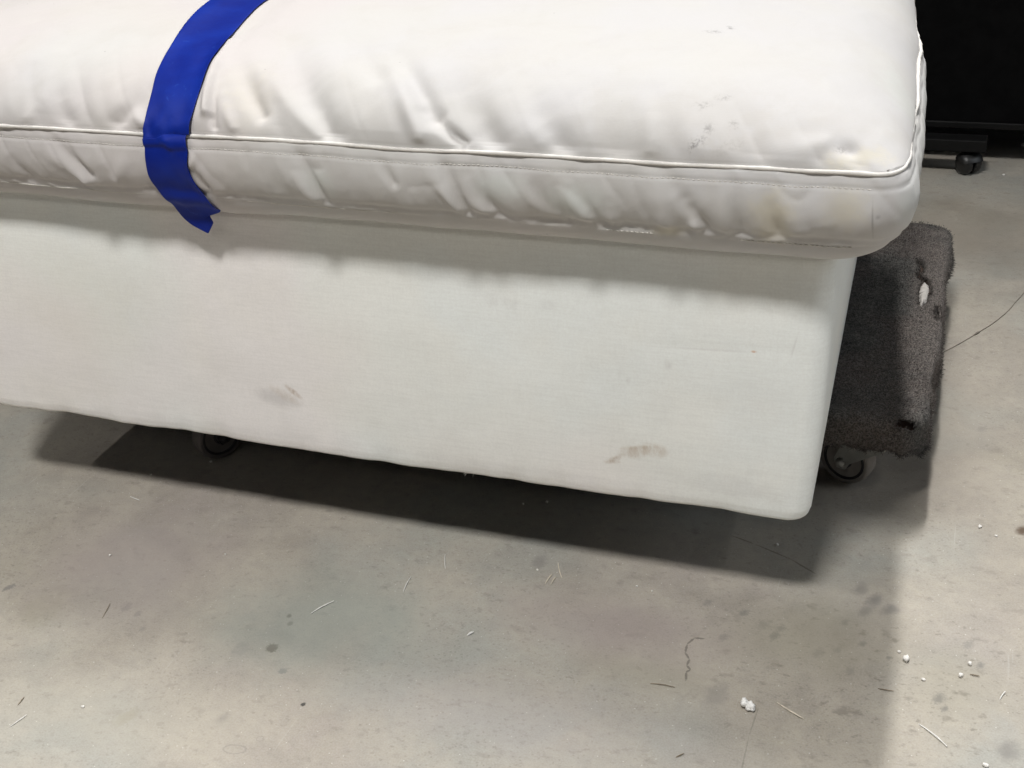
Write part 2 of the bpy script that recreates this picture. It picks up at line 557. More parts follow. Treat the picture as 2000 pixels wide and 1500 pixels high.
def build_base():
    rings = []
    cx, cy = (BX0 + BX1) / 2, (BY0 + BY1) / 2

    def ring(d, z, r=0.028, taper=0.0):
        o = outline(BX0 + d, BX1 - d, BY0 + d, BY1 - d, max(r - d * .4, .004), 420, 60)
        # the right end leans out a little towards the top
        w = np.clip((o[:, 0] - cx) / (BX1 - cx), 0, 1)
        o[:, 0] += taper * w
        return np.column_stack([o, np.full(len(o), z)])
    H = BZ1 - BZ0
    tp = lambda z: 0.007 * (z - BZ0) / H
    rings.append(ring(.06, BZ0 + .010))
    rings.append(ring(.024, BZ0 + .003))
    rb = .010
    for a in np.linspace(0, 90, 9):
        rings.append(ring(rb * (1 - math.sin(rad(a))), BZ0 + rb * (1 - math.cos(rad(a)))))
    for z in np.linspace(BZ0 + rb + .004, BZ1 - .022, 70):
        t = (z - BZ0) / H
        rings.append(ring(-.006 * math.sin(math.pi * t) ** .7, z, .028, tp(z)))
    for a in np.linspace(0, 90, 7):
        rings.append(ring(.02 * (1 - math.cos(rad(a))), BZ1 - .02 + .02 * math.sin(rad(a)), .028, .007))
    rings.append(ring(.10, BZ1 + .001, .022, .007))
    V, F = skin(rings)
    V[:, 0] -= .025 * np.clip((V[:, 1] - BY0) / .9, 0, 1) * (V[:, 0] > BX1 - .25)
    x, y, z = V.T
    front = np.clip(1 - (y - BY0) / .03, 0, 1)
    # sagging hem, soft hollows, pulled cloth
    low = np.clip(1 - (z - BZ0) / .06, 0, 1)
    V[:, 2] += low * (.0028 * vnoise(x * 9, y * 9, 3) + .0012 * vnoise(x * 31, y * 31, 4))
    # the front leans back a little towards the top
    V[:, 1] += .034 * np.clip((z - BZ0) / H, 0, 1) ** 1.1 * np.clip(1 - (y - BY0) / .3, 0, 1)
    V[:, 1] += front * (.0022 * vnoise(x * 4, z * 5, 5) + .0007 * vnoise(x * 13, z * 17, 6) + .0002 * vnoise(x * 60, z * 40, 8)
                        + low * .0012 * vnoise(x * 45, z * 20, 9))
    # faint creases by the right front edge
    for x0, z0, x1, z1, w, A in ((-.155, .43, -.160, .36, .005, .0004), (-.32, .387, -.15, .395, .005, .0004), (-.138, .50, -.142, .19, .006, .0010)):
        dx, dz = x1 - x0, z1 - z0
        t = np.clip(((x - x0) * dx + (z - z0) * dz) / (dx * dx + dz * dz), 0, 1)
        d = np.hypot(x - x0 - t * dx, z - z0 - t * dz)
        V[:, 1] += front * A * np.exp(-(d / w) ** 2)
    return V, F


V, F = build_base()
body = link("upholstered_body", V, F, m_base, ottoman, origin=tuple(BO))
bm = bmesh.new()
bm_box(bm, (BX0 + .05, BY0 + .05, BZ0 - .003), (BX1 - .05, BY1 - .05, BZ0 + .012))
from_bm("dust_cover", bm, simple("black_dust_cover", (0.012, 0.012, 0.012), .9, .1), ottoman, False, tuple(BO))
m_thread = simple("white_thread", (0.72, 0.71, 0.68), .9, .1)
for px, pz, L in ((-.585, .158, .013), (-.444, .158, .008)):
    P = []
    VV, FF = [], []
    for k in range(4):
        a = random.uniform(-1, 1)
        pts = [(px + (k - 1.5) * .002 + a * L * t + .001 * math.sin(9 * t + k), 1.290 - .010 * t, pz + .004 - L * t * (.7 + .1 * k)) for t in np.linspace(0, 1, 6)]
        v, f = tube(pts, .00035, 5)
        FF += [tuple(q + len(VV) for q in ff) for ff in f]
        VV += v.tolist()
    link("loose_thread", VV, FF, m_thread, ottoman, origin=tuple(BO))

# ------------------------------------------------------------------ cushion
XL, XR, YF, YB = -1.61, -0.040, 1.245, 2.20
ZS, ZL, ZB = 0.637, 0.553, 0.514            # upper seam, lower seam, underside
CO = np.array([(XL + XR) / 2, (YF + YB) / 2, ZB])
cushion = empty("seat_cushion", tuple(CO))
tag(cushion, "white boxed seat cushion with piped edge and grey smudges, lying on the ottoman", "cushion")
# where the right edge of the upper seam runs as it goes back
YS = np.array([1.2, 1.262, 1.295, 1.377, 1.511, 1.651, 1.721, 1.835, 2.033, 2.3])
XS = np.array([-.046, -.046, -.043, -.045, -.048, -.055, -.056, -.068, -.088, -.11]) - XR
FOLDS = [
    ((-0.668, 0.152), (-0.579, 0.045), 0.014, -0.007),
    ((-0.586, 0.044), (-0.538, 0.011), 0.007, -0.007),
    ((-0.656, 0.117), (-0.593, 0.019), 0.014, 0.005),
    ((-0.746, 0.19), (-0.669, 0.101), 0.02, -0.004),
    ((-0.546, 0.077), (-0.498, 0.015), 0.02, -0.006),
    ((-0.438, 0.041), (-0.411, 0.01), 0.016, -0.005),
    ((-0.468, 0.05), (-0.442, 0.021), 0.016, 0.003),
    ((-0.315, 0.059), (-0.314, 0.015), 0.012, 0.003),
    ((-0.388, 0.063), (-0.356, 0.01), 0.03, -0.003),
    ((-0.921, 0.171), (-0.89, 0.036), 0.008, 0.007),
    ((-0.898, 0.092), (-0.876, 0.014), 0.006, -0.004),
    ((-0.872, 0.114), (-0.813, 0.035), 0.012, -0.005),
    ((-0.872, 0.052), (-0.849, 0.014), 0.008, 0.003),
    ((-0.828, 0.169), (-0.712, 0.008), 0.022, -0.008),
    ((-0.824, 0.095), (-0.73, 0.012), 0.012, 0.004),
    ((-0.988, 0.056), (-1.023, 0.015), 0.014, -0.005),
    ((-1.114, 0.041), (-1.099, 0.013), 0.016, -0.003),
    ((-1.151, 0.034), (-1.171, 0.005), 0.012, 0.003),
    ((-1.008, 0.033), (-0.981, 0.01), 0.01, 0.003),
    ((-1.124, -0.009), (-1.078, -0.056), 0.008, -0.006),
    ((-1.137, -0.03), (-1.089, -0.065), 0.01, 0.004),
    ((-1.199, -0.048), (-1.186, -0.07), 0.007, -0.003),
    ((-1.009, -0.023), (-1.034, -0.061), 0.01, 0.003),
    ((-1.094, -0.052), (-1.086, -0.072), 0.006, 0.003),
    ((-0.755, -0.003), (-0.728, -0.078), 0.008, -0.007),
    ((-0.788, -0.016), (-0.738, -0.076), 0.014, 0.005),
    ((-0.913, -0.042), (-0.9, -0.068), 0.006, -0.005),
    ((-0.901, -0.012), (-0.914, -0.035), 0.006, 0.003),
    ((-0.646, -0.008), (-0.628, -0.039), 0.007, -0.004),
    ((-0.562, -0.006), (-0.537, -0.073), 0.008, -0.008),
    ((-0.586, -0.014), (-0.546, -0.072), 0.012, 0.006),
    ((-0.575, -0.044), (-0.557, -0.068), 0.005, -0.004),
    ((-0.526, -0.028), (-0.5, -0.073), 0.009, -0.006),
    ((-0.535, -0.055), (-0.507, -0.073), 0.008, 0.004),
    ((-0.447, -0.04), (-0.427, -0.077), 0.008, -0.004),
    ((-0.458, -0.045), (-0.423, -0.078), 0.009, 0.005),
    ((-0.426, -0.017), (-0.377, -0.075), 0.014, 0.006),
    ((-0.403, -0.025), (-0.373, -0.075), 0.008, -0.005),
    ((-0.309, -0.006), (-0.295, -0.073), 0.012, 0.005),
    ((-0.285, -0.013), (-0.267, -0.06), 0.009, -0.004),
    ((-0.359, -0.056), (-0.356, -0.078), 0.006, 0.004),
    ((-0.281, -0.04), (-0.259, -0.073), 0.008, 0.005),
    ((-0.267, -0.039), (-0.247, -0.072), 0.007, -0.005),
    ((-0.234, -0.022), (-0.225, -0.079), 0.008, 0.003),
    ((-0.218, -0.025), (-0.209, -0.075), 0.01, -0.004),
    ((-0.169, -0.014), (-0.149, -0.06), 0.018, 0.006),
    ((-0.138, -0.02), (-0.125, -0.054), 0.014, 0.003),
    ((-0.182, -0.017), (-0.17, -0.068), 0.012, -0.004),
    ((-0.126, 0.046), (-0.103, 0.041), 0.014, -0.004),
    ((-0.172, 0.017), (-0.133, 0.042), 0.016, 0.003),
]


def crown(d, w=.38):
    """height of the plump top over its seam: steep at the piping, nearly level in the middle"""
    t = np.clip(d / w, 0, 1)
    u = np.clip(d / .10, 0, 1)
    return .5 * np.sqrt(1 - (1 - u) ** 2) + .5 * (1 - (1 - t) ** 2.2)


ARC_D = np.linspace(0, .9, 9001)
ARC = np.concatenate([[0], np.cumsum(np.hypot(np.diff(ARC_D), np.diff(.105 * crown(ARC_D))))])


def seam_z(x, y):
    return .0020 * vnoise(x * 7, y * 7, 21) + .0008 * vnoise(x * 23, y * 23, 22)


def build_cushion():
    NF, NS = 500, 110
    cx, cy = (XL + XR) / 2, (YF + YB) / 2
    hw = .40

    def ring(d, z, r):
        o = outline(XL + d, XR - d, YF + d, YB - d, r, NF, NS, 18)
        w = np.clip((o[:, 0] - (XR - .25)) / .25, 0, 1) ** 1.5
        o[:, 0] += w * np.interp(o[:, 1], YS, XS)
        return np.column_stack([o, np.full(len(o), z)])
    rings, kind = [], []
    # underside, curling up to the lower seam
    for d in (.30, .16, .10):
        rings.append(ring(d, ZB, .03)); kind.append((-9, 0))
    R = .085
    for a in np.linspace(0, 90, 20):
        s, c = math.sin(rad(a)), math.cos(rad(a))
        rings.append(ring(.006 + R * (1 - s), ZL - (ZL - ZB) * c, .06)); kind.append((-5, 0))
    # boxing strip
    nb = 40
    for t in np.linspace(0, 1, nb)[1:-1]:
        bulge = .012 * math.sin(math.pi * t) ** .8
        rg = ring(.006 * (1 - t) - bulge, ZL + (ZS - ZL) * t, .055 - .025 * t)
        rg[:, 0] += .004 * math.sin(math.pi * (.12 + .88 * t)) * np.clip((rg[:, 0] - (XR - .06)) / .06, 0, 1) ** 2
        rings.append(rg); kind.append((-1, t))
    seam = ring(.001, ZS, .030)
    seam_i = len(rings)
    rings.append(seam); kind.append((0, 0))
    # top panel, ring by ring towards a ridge line
    sk = np.column_stack([XL + hw + (seam[:, 0] - XL) / (XR - XL) * (XR - XL - 2 * hw), np.full(len(seam), cy + .02)])
    dl = np.concatenate([np.linspace(0, 1, 50)[1:] ** 1.8 * .12, np.linspace(.12, .40, 40)[1:], np.linspace(.40, 1, 24)[1:]])
    for t in dl:
        xy = seam[:, :2] * (1 - t) + sk * t
        dx = np.minimum(xy[:, 0] - XL, XR + np.interp(xy[:, 1], YS, XS) - xy[:, 0])
        dy = np.minimum(xy[:, 1] - YF, YB - xy[:, 1])
        z = ZS + .105 * crown(dx) * crown(dy)
        rings.append(np.column_stack([xy, z])); kind.append((1, t))
    V, F = skin(rings)
    n = len(seam)
    K = np.repeat(np.array([k[0] for k in kind]), n)
    T = np.repeat(np.array([k[1] for k in kind]), n)
    nrm = vert_normals(V, F)
    x, y, z = V.T
    q = np.where(K > 0, np.interp(y - YF, ARC_D, ARC), z - ZS)
    D = np.zeros(len(V))
    frontside = np.where(K > 0, 1.0, np.clip(1 - (y - YF) / .05, 0, 1))
    for (x0, q0), (x1, q1), w, A in FOLDS:
        top = q0 > 0
        dx, dq = x1 - x0, q1 - q0
        t = ((x - x0) * dx + (q - q0) * dq) / (dx * dx + dq * dq)
        tc = np.clip(t, -.1, 1.02)
        e = np.hypot(x - x0 - tc * dx, q - q0 - tc * dq)
        ww = w * (1.25 - .45 * np.clip(tc, 0, 1))
        g = np.exp(-(e / ww) ** 2) * (.35 + .65 * np.clip(tc * 1.3, 0, 1))
        mask = (K > 0) if top else (K == -1)
        fade = np.clip(np.abs(q) / .014, 0, 1) * (1 if top else np.clip((q - (ZL - ZS) - .002) / .014, 0, 1))
        D += np.where(mask, A * (1.45 if top else 1.15) * g * fade, 0)
    # puckers along the seams
    box = K == -1
    lo = np.exp(-np.abs(q - (ZL - ZS)) / .020)
    hi = np.exp(-np.abs(q) / .012)
    u = np.where(np.abs(y - YF) < .06, x, y)
    sk_ = u + q * .45
    D += np.where(box, lo * .0014 * vnoise(sk_ * 62, q * 14, 31) + lo * .0008 * vnoise(sk_ * 150, q * 20, 32) + hi * .0014 * vnoise(sk_ * 75, q * 15, 33)
                  + .0022 * vnoise(sk_ * 24, q * 12, 34), 0)
    D += np.where(K == -5, .0010 * vnoise(u * 18, z * 18, 35), 0)
    tp = K > 0
    near = np.exp(-q / .09)
    D += np.where(tp, (.0030 * vnoise(x * 7 - y * 3, y * 5, 41) + .0012 * vnoise(x * 17 - y * 6, y * 10, 42)) * np.clip(q / .05, 0, 1), 0)
    D += np.where(tp, near * np.clip(q / .02, 0, 1) * (.0044 * vnoise((x + q * .55) * 22, q * 5, 43) + .0017 * vnoise((x + q * .5) * 52, q * 8, 44)), 0)
    D += np.where(tp, .00045 * vnoise(x * 70 - y * 25, y * 60, 45) * np.clip(q / .02, 0, 1), 0)
    D += np.where(box, .0005 * vnoise(x * 110, q * 70, 46), 0)
    crease = (1 - np.abs(vnoise((x + q * .60) * 15, q * 5, 47))) ** 9
    D -= np.where(tp, np.exp(-q / .075) * np.clip(q / .015, 0, 1) * .0026 * crease * (.4 + .6 * vnoise(x * 6, q * 3, 48) ** 2), 0)
    crease = (1 - np.abs(vnoise((x + q * .55) * 26, q * 8, 49))) ** 9
    D -= np.where(box, .0020 * crease * np.clip(1 + (q + .02) / .06, .3, 1) * np.clip(-q / .018, 0, 1), 0)
    # right end panel: upright tucks near the corner
    rs = (K == -1) & (x > -.10)
    D += np.where(rs, .0022 * vnoise(y * 34 + z * 6, z * 6, 51) + .0010 * vnoise(y * 85, z * 9, 52), 0)
    rt = tp & (x > -.16)
    D += np.where(rt, .0014 * vnoise(x * 14, y * 22, 53) * np.clip((x + .16) / .08, 0, 1), 0)
    # groove under the piping and a ridge at the lower seam
    D += np.where(box, -.0014 * np.exp(-((q + .013) / .0022) ** 2), 0)
    D += np.where(box | (K == -5), +.0013 * np.exp(-((z - ZL) / .0028) ** 2) - .0018 * np.exp(-((z - ZL - .008) / .004) ** 2), 0)
    # the strap pulls the cushion in
    dent = np.exp(-((x + .955) / .050) ** 4)
    D += np.where(tp, -.0060 * dent, np.where(K >= -1, -.0045 * dent, np.where(K == -5, -.003 * dent, 0)))
    V = V + nrm * D[:, None]
    V[:, 1] += np.clip(1 - (y - YF) / .35, 0, 1) * (.009 * np.clip((-.15 - x) / 1.2, 0, 1) + .0045 * vnoise(x * 4.2, x * 0, 63) * (K < 0))
    V[:, 2] += np.where((K >= -1) & (K <= 0), seam_z(x, y) * np.where(K == 0, 1, T), 0)
    V[:, 2] += np.where(tp, seam_z(x, y) * np.exp(-q / .03), 0)
    low = (K == -5)
    V[:, 2] += np.where(low, .0035 * vnoise(x * 6, y * 6, 61) + .0012 * vnoise(x * 19, y * 19, 62), 0) * np.clip((ZL - z) / .03, 0, 1)
    return V, F, V[seam_i * n:(seam_i + 1) * n].copy(), V[(seam_i - 6) * n:(seam_i - 5) * n].copy(), n


def cushion_stains(m, c):
    top = m.uv((0, 1))
    sp = m.n("ShaderNodeSeparateXYZ")
    m.l(m.co, sp.inputs[0])
    wob = m.noise(70, 5, .7)
    ox, oy, oz = CO
    ontop = m.ramp(sp.outputs[2], ZS - oz - .002, ZS - oz + .004)
    onbox = m.math('SUBTRACT', 1.0, ontop)
    grey, dk, yel = (0.50, 0.48, 0.46), (0.20, 0.19, 0.19), (0.66, 0.60, 0.44)
    tops = [(-.253, .021, .008, .006, .9, dk), (-.262, .008, .012, .005, 1, dk), (-.266, .005, .007, .003, 1, dk), (-.227, .009, .018, .005, .9, dk), (-.226, .030, .006, .006, .8, dk),
            (-.264, .046, .011, .006, .7, dk), (-.244, .062, .009, .006, .7, dk), (-.112, .019, .009, .005, .9, dk), (-.271, .237, .006, .007, .9, dk), (-.286, .218, .014, .006, .5, dk),
            (-.206, .042, .022, .012, .55, grey), (-.056, .061, .016, .016, .5, grey), (-.139, .044, .014, .007, .5, grey), (-.245, .04, .08, .05, .50, grey), (-.21, .013, .08, .014, .6, grey), (-.17, .03, .12, .035, .30, grey),
            (-.30, .03, .04, .03, .28, grey), (-.12, .012, .05, .012, .55, grey), (-.09, .012, .04, .012, .4, yel), (-.832, .032, .04, .035, .12, yel), (-.86, .06, .04, .04, .08, yel),
            (-.06, .18, .03, .07, .2, (0.60, 0.66, 0.62)), (-.24, .004, .03, .004, .5, grey), (-.16, .09, .05, .03, .15, grey), (-.35, .10, .02, .02, .15, grey)]
    fleck = m.ramp(m.noise(210, 4, .75), .44, .60)
    for x, dy, rx, ry, a, colr in tops:
        s = m.math('MULTIPLY', m.spot(top, x - ox, YF + dy - oy, rx * 1.3, ry * 1.3, 20, .95, wob, 1.6), ontop)
        if colr is dk:
            s = m.math('MULTIPLY', s, fleck)
        c = m.mix(m.math('MULTIPLY', s, min(1, a * .95)), c, colr)
    bx = m.uv((0, 2))
    boxes = [(-.071, .590, .0016, .030, .45, dk), (-.066, .595, .004, .004, .35, dk), (-.175, .585, .035, .045, .60, yel), (-.10, .60, .035, .035, .40, yel), (-.13, .562, .06, .015, .4, grey), (-.12, .60, .03, .02, .3, grey), (-.295, .557, .03, .012, .40, yel),
             (-.15, .622, .010, .004, .30, grey), (-.22, .575, .14, .022, .35, grey), (-.09, .575, .05, .02, .35, grey), (-.24, .556, .06, .006, .25, grey), (-.30, .585, .25, .03, .22, grey), (-.32, .600, .05, .03, .12, grey), (-.49, .600, .05, .03, .30, (0.66, 0.72, 0.68)), (-.40, .590, .06, .03, .30, (0.66, 0.72, 0.68)),
             (-.73, .590, .03, .03, .28, (0.66, 0.72, 0.68)), (-.25, .62, .05, .006, .22, grey), (-.035, .60, .02, .05, .25, (0.66, 0.72, 0.68))]
    for x, z, rx, rz, a, colr in boxes:
        s = m.math('MULTIPLY', m.spot(bx, x - ox, z - oz, rx, rz, 4, .9, wob, 1.0), onbox)
        c = m.mix(m.math('MULTIPLY', s, a), c, colr)
    # pin-prick specks
    vo = m.n("ShaderNodeTexVoronoi", voronoi_dimensions='3D')
    vo.inputs["Scale"].default_value = 34
    m.l(m.co, vo.inputs["Vector"])
    sc = m.n("ShaderNodeSeparateColor")
    m.l(vo.outputs["Color"], sc.inputs[0])
    s = m.math('MULTIPLY', m.ramp(vo.outputs["Distance"], .06, .025), m.ramp(sc.outputs[0], .72, .8))
    return m.mix(m.math('MULTIPLY', s, .5), c, dk)


m_cush = cloth("white_cushion_cloth", CO, cushion_stains, 0.668, .020, .26)
V, F, seam, row, nper = build_cushion()
cover = link("cushion_cover", V, F, m_cush, cushion, origin=tuple(CO))
bvh = BVHTree.FromPolygons([tuple(v) for v in V], F)
m_stitch = simple("stitch_thread", (0.58, 0.56, 0.52), .9, .1, .08, 120)
m_pipe = simple("white_piping", (0.70, 0.675, 0.64), .85, .2, .05, 120)
# resample the seam evenly for the piping
P = seam.copy()
P[:, 2] += .0015
ctr = np.array([(XL + XR) / 2, (YF + YB) / 2])
dirv = P[:, :2] - np.clip(P[:, :2], [XL + .04, YF + .04], [XR - .06, YB - .04])
dirv /= np.linalg.norm(dirv, axis=1)[:, None] + 1e-9
P[:, :2] += dirv * .0015
yy = P[:, 1]
onr = (P[:, 0] > -.12) & (yy > YF + .03)
P[:, 0] += np.where(onr, .0013 * vnoise(yy * 30, yy * 0, 71) + .0006 * vnoise(yy * 90, yy * 0, 72), 0)
P[:, 2] += np.where(onr, .0010 * vnoise(yy * 25, yy * 0 + 5, 73), 0)
v, f = tube(P, .0024 + .0004 * vnoise(P[:, 0] * 60, P[:, 1] * 60, 74), 8, True)
link("piping", v, f, m_pipe, cushion, origin=tuple(CO))


# stitches: one short raised thread after another, under the piping and along the lower seam
def stitches(z0, x_from, x_to, drop, keep, r, amp):
    VV, FF = [], []
    xs = np.arange(x_from, x_to, .0058)
    for i, a in enumerate(xs):
        if not keep(a):
            continue
        pts = []
        for t in np.linspace(0, 1, 5):
            xx = a + .0040 * t
            zz = z0 + float(seam_z(np.array([xx]), np.array([YF]))[0]) * amp + float(vnoise(np.array([xx * 14]), np.array([3.0]), 77)[0]) * .001
            hit = bvh.ray_cast(Vector((xx, 1.0, zz)), Vector((0, 1, 0)))
            if hit[0] is None:
                break
            pts.append((xx, hit[0].y + .0005 - .0011 * math.sin(math.pi * t), zz - drop * t))
        if len(pts) < 5:
            continue
        vv, ff = tube(pts, r, 5)
        FF += [tuple(k + len(VV) for k in g) for g in ff]
        VV += vv.tolist()
    return VV, FF


v, f = stitches(ZS - .0135, XL + .04, XR - .035, .0003, lambda a: True, .0006, .8)
o = link("stitching", v, f, m_stitch, cushion, origin=tuple(CO)); o["kind"] = "stuff"
v, f = stitches(ZL - .001, -.42, XR - .05, .0004, lambda a: vnoise(np.array([a * 18]), np.array([2.0]), 78)[0] > -.1, .0007, 0)
o = link("lower_stitching", v, f, m_stitch, cushion, origin=tuple(CO)); o["kind"] = "stuff"
for xa, xb in ((XL + .05, -.985), (-.865, -.585)):
    pts = []
    for xx in np.arange(xa, xb, .003):
        zz = ZL - .0005 + .0012 * float(vnoise(np.array([xx * 22]), np.array([3.0]), 79)[0])
        hit = bvh.ray_cast(Vector((xx, 1.0, zz)), Vector((0, 1, 0)))[0]
        if hit:
            pts.append((xx, hit.y + .0004, zz))
    pts = np.array(pts)
    for _ in range(3):
        pts[1:-1, 1] = .5 * pts[1:-1, 1] + .25 * (pts[:-2, 1] + pts[2:, 1])
    env = np.clip(np.minimum(pts[:, 0] - xa, xb - pts[:, 0]) / .03, .15, 1)
    v, f = tube(pts, env * (.0010 + .0004 * vnoise(pts[:, 0] * 110, pts[:, 0] * 0, 80)), 7)
    link("lower_seam", v, f, m_stitch, cushion, origin=tuple(CO))

# ------------------------------------------------------------------ blue strap
SL = [(-1.04, 2.20), (-1.04, 1.95), (-1.04, 1.75), (-1.040, 1.62), (-1.035, 1.54), (-1.026, 1.48), (-1.015, 1.429), (-.997, 1.352), (-.986, 1.299), (-.982, 1.265), (-.983, 1.250)]
SR = [(-.96, 2.20), (-.96, 1.95), (-.96, 1.75), (-.957, 1.62), (-.954, 1.544), (-.944, 1.489), (-.932, 1.419), (-.922, 1.369), (-.909, 1.310), (-.907, 1.281), (-.909, 1.252)]
FL = [(-.984, .632), (-.982, .622), (-.983, .604), (-.985, .582), (-.982, .562), (-.970, .540), (-.966, .514), (-.952, .504), (-.930, .494)]
FR = [(-.917, .636), (-.913, .626), (-.915, .608), (-.918, .590), (-.912, .566), (-.902, .547), (-.898, .528), (-.922, .522), (-.918, .511)]
m = Mat("blue_webbing", 0.5, 0.18)
f_ = m.ramp(m.noise(14, 4), .3, .7)
c = m.mix(f_, (0.002, 0.013, 0.190), (0.003, 0.022, 0.255))
scr = m.math('MULTIPLY', m.ramp(m.noise(40, 5, .7, dist=1.5), .63, .72), .35)
c = m.mix(scr, c, (0.03, 0.09, 0.45))
m_blue = m.done(c, m.bump(m.noise(90, 5, .6), .25, .0015))


def build_strap():
    NW = 12
    rows = []
    for (a, b), (c_, d) in zip(SL, SR):
        rows.append([(a + (c_ - a) * t, b + (d - b) * t, 'T') for t in np.linspace(0, 1, NW)])
    for (a, b), (c_, d) in zip(FL, FR):
        rows.append([(a + (c_ - a) * t, b + (d - b) * t, 'F') for t in np.linspace(0, 1, NW)])
    P = np.zeros((len(rows), NW, 3))
    for i, r in enumerate(rows):
        for j, (a, b, k) in enumerate(r):
            if k == 'T':
                h = bvh.ray_cast(Vector((a, b, 1.2)), Vector((0, 0, -1)))[0]
                z = h.z if h else ZS
                P[i, j] = (a, b, z + .003)
            else:
                h = bvh.ray_cast(Vector((a, 1.0, b)), Vector((0, 1, 0)))[0]
                y = h.y if h and h.y < 1.265 else 1.274
                P[i, j] = (a, y - .003, b)
    # refine along the length
    t0 = np.arange(len(rows))
    tn = np.linspace(0, len(rows) - 1, (len(rows) - 1) * 4 + 1)
    Q = np.stack([np.stack([np.interp(tn, t0, P[:, j, k]) for k in range(3)], -1) for j in range(NW)], 1)
    for it in range(3):
        Q[1:-7, :, :] = .5 * Q[1:-7] + .25 * (Q[:-8] + Q[2:-6])
        Q[:-4, 1:-1] = .6 * Q[:-4, 1:-1] + .2 * (Q[:-4, :-2] + Q[:-4, 2:])
    for i in range(Q.shape[0]):
        for j in range(NW):
            h = bvh.find_nearest(Vector(Q[i, j]))
            if h[0] is not None and i < Q.shape[0] - 10:
                d = (Vector(Q[i, j]) - h[0])
                s = d.dot(h[1])
                lim = .0062 if abs(Q[i, j, 2] - ZS) < .014 else .0045 if abs(Q[i, j, 2] - ZL) < .012 else .0024
                if s < lim:
                    Q[i, j] += np.array(h[1] * (lim - s))
    # rucked twist near the piping
    n = Q.shape[0]
    for i in range(n):
        for j in range(NW):
            x, y, z = Q[i, j]
            Q[i, j, 1] -= .0028 * math.exp(-(((x + .945) + (z - .63) * .9) / .004) ** 2) * math.exp(-((z - .632) / .016) ** 2) if y < 1.27 else 0
    vs = Q.reshape(-1, 3)
    fs = [(i * NW + j, i * NW + j + 1, (i + 1) * NW + j + 1, (i + 1) * NW + j) for i in range(n - 1) for j in range(NW - 1)]
    return vs, fs


v, f = build_strap()
SO = (-.99, 1.26, .51)
strap = link("strap", v, f, m_blue, None, origin=SO)
md = strap.modifiers.new("thickness", 'SOLIDIFY')
md.thickness = .0008
md.offset = 0
md = strap.modifiers.new("round", 'SUBSURF')
md.levels = md.render_levels = 1
tag(strap, "wide blue plastic strap wrapped over the cushion, its torn end tucked under the edge", "strap")

# ------------------------------------------------------------------ furniture dollies
m_wood = simple("raw_plywood", (0.09, 0.055, 0.042), .8, .2, .25, 25)
m_metal = simple("zinc_steel", (0.42, 0.42, 0.40), .38, .5, .12, 40, .75)
m_metal_d = simple("dull_steel", (0.16, 0.16, 0.16), .5, .5, .2, 40, .5)
m_rubber = simple("grey_rubber", (0.25, 0.23, 0.21), .65, .3, .12, 50)
m_rubber_shade = simple("shaded_rubber", (0.11, 0.10, 0.095), .7, .3, .12, 50)  # grey rubber darkened to stand in for shade under the ottoman
m_hub = simple("dark_nylon_hub", (0.016, 0.016, 0.018), .5, .4, .2, 50)
m_foam = simple("white_padding", (0.52, 0.49, 0.46), .9, .1, .08, 80)


def carpet_mat():
    m = Mat("grey_carpet", 0.95, 0.05)
    fz = m.ramp(m.noise(160, 4, .75), .36, .64)
    lit_edge = m.spot(m.uv((0, 1)), .225, .04, .055, .42, 0, .7, m.noise(30, 4, .7), .9)  # lit strip along the outer edge, put into the carpet colour
    m.b.inputs["Sheen Weight"].default_value = 0.04
    f = m.ramp(m.noise(26, 5, .65), .32, .70)
    c = m.mix(f, (0.058, 0.059, 0.057), (0.125, 0.122, 0.112))
    f = m.ramp(m.noise(5, 3, .5), .48, .62)
    c = m.mix(m.math('MULTIPLY', f, .6), c, (0.165, 0.130, 0.116))
    c = m.mix(m.math('MULTIPLY', fz, .55), c, (0.23, 0.215, 0.20))
    c = m.mix(m.math('MULTIPLY', lit_edge, .65), c, (0.25, 0.215, 0.195))
    g = m.ramp(m.noise(420, 3, .7), .36, .64)
    c = m.mix(m.math('MULTIPLY', g, .75), c, (0.012, 0.012, 0.013))
    mp = m.n("ShaderNodeMapping")
    mp.inputs["Scale"].default_value = (60, 330, 60)
    m.l(m.co, mp.inputs["Vector"])
    r = m.noise(1.0, 4, .6, vec=mp.outputs[0])
    nb = m.bump(r, .6, .003)
    nb = m.bump(m.noise(520, 3, .7), .6, .002, nb)
    return m.done(c, nb)


m_carpet = carpet_mat()


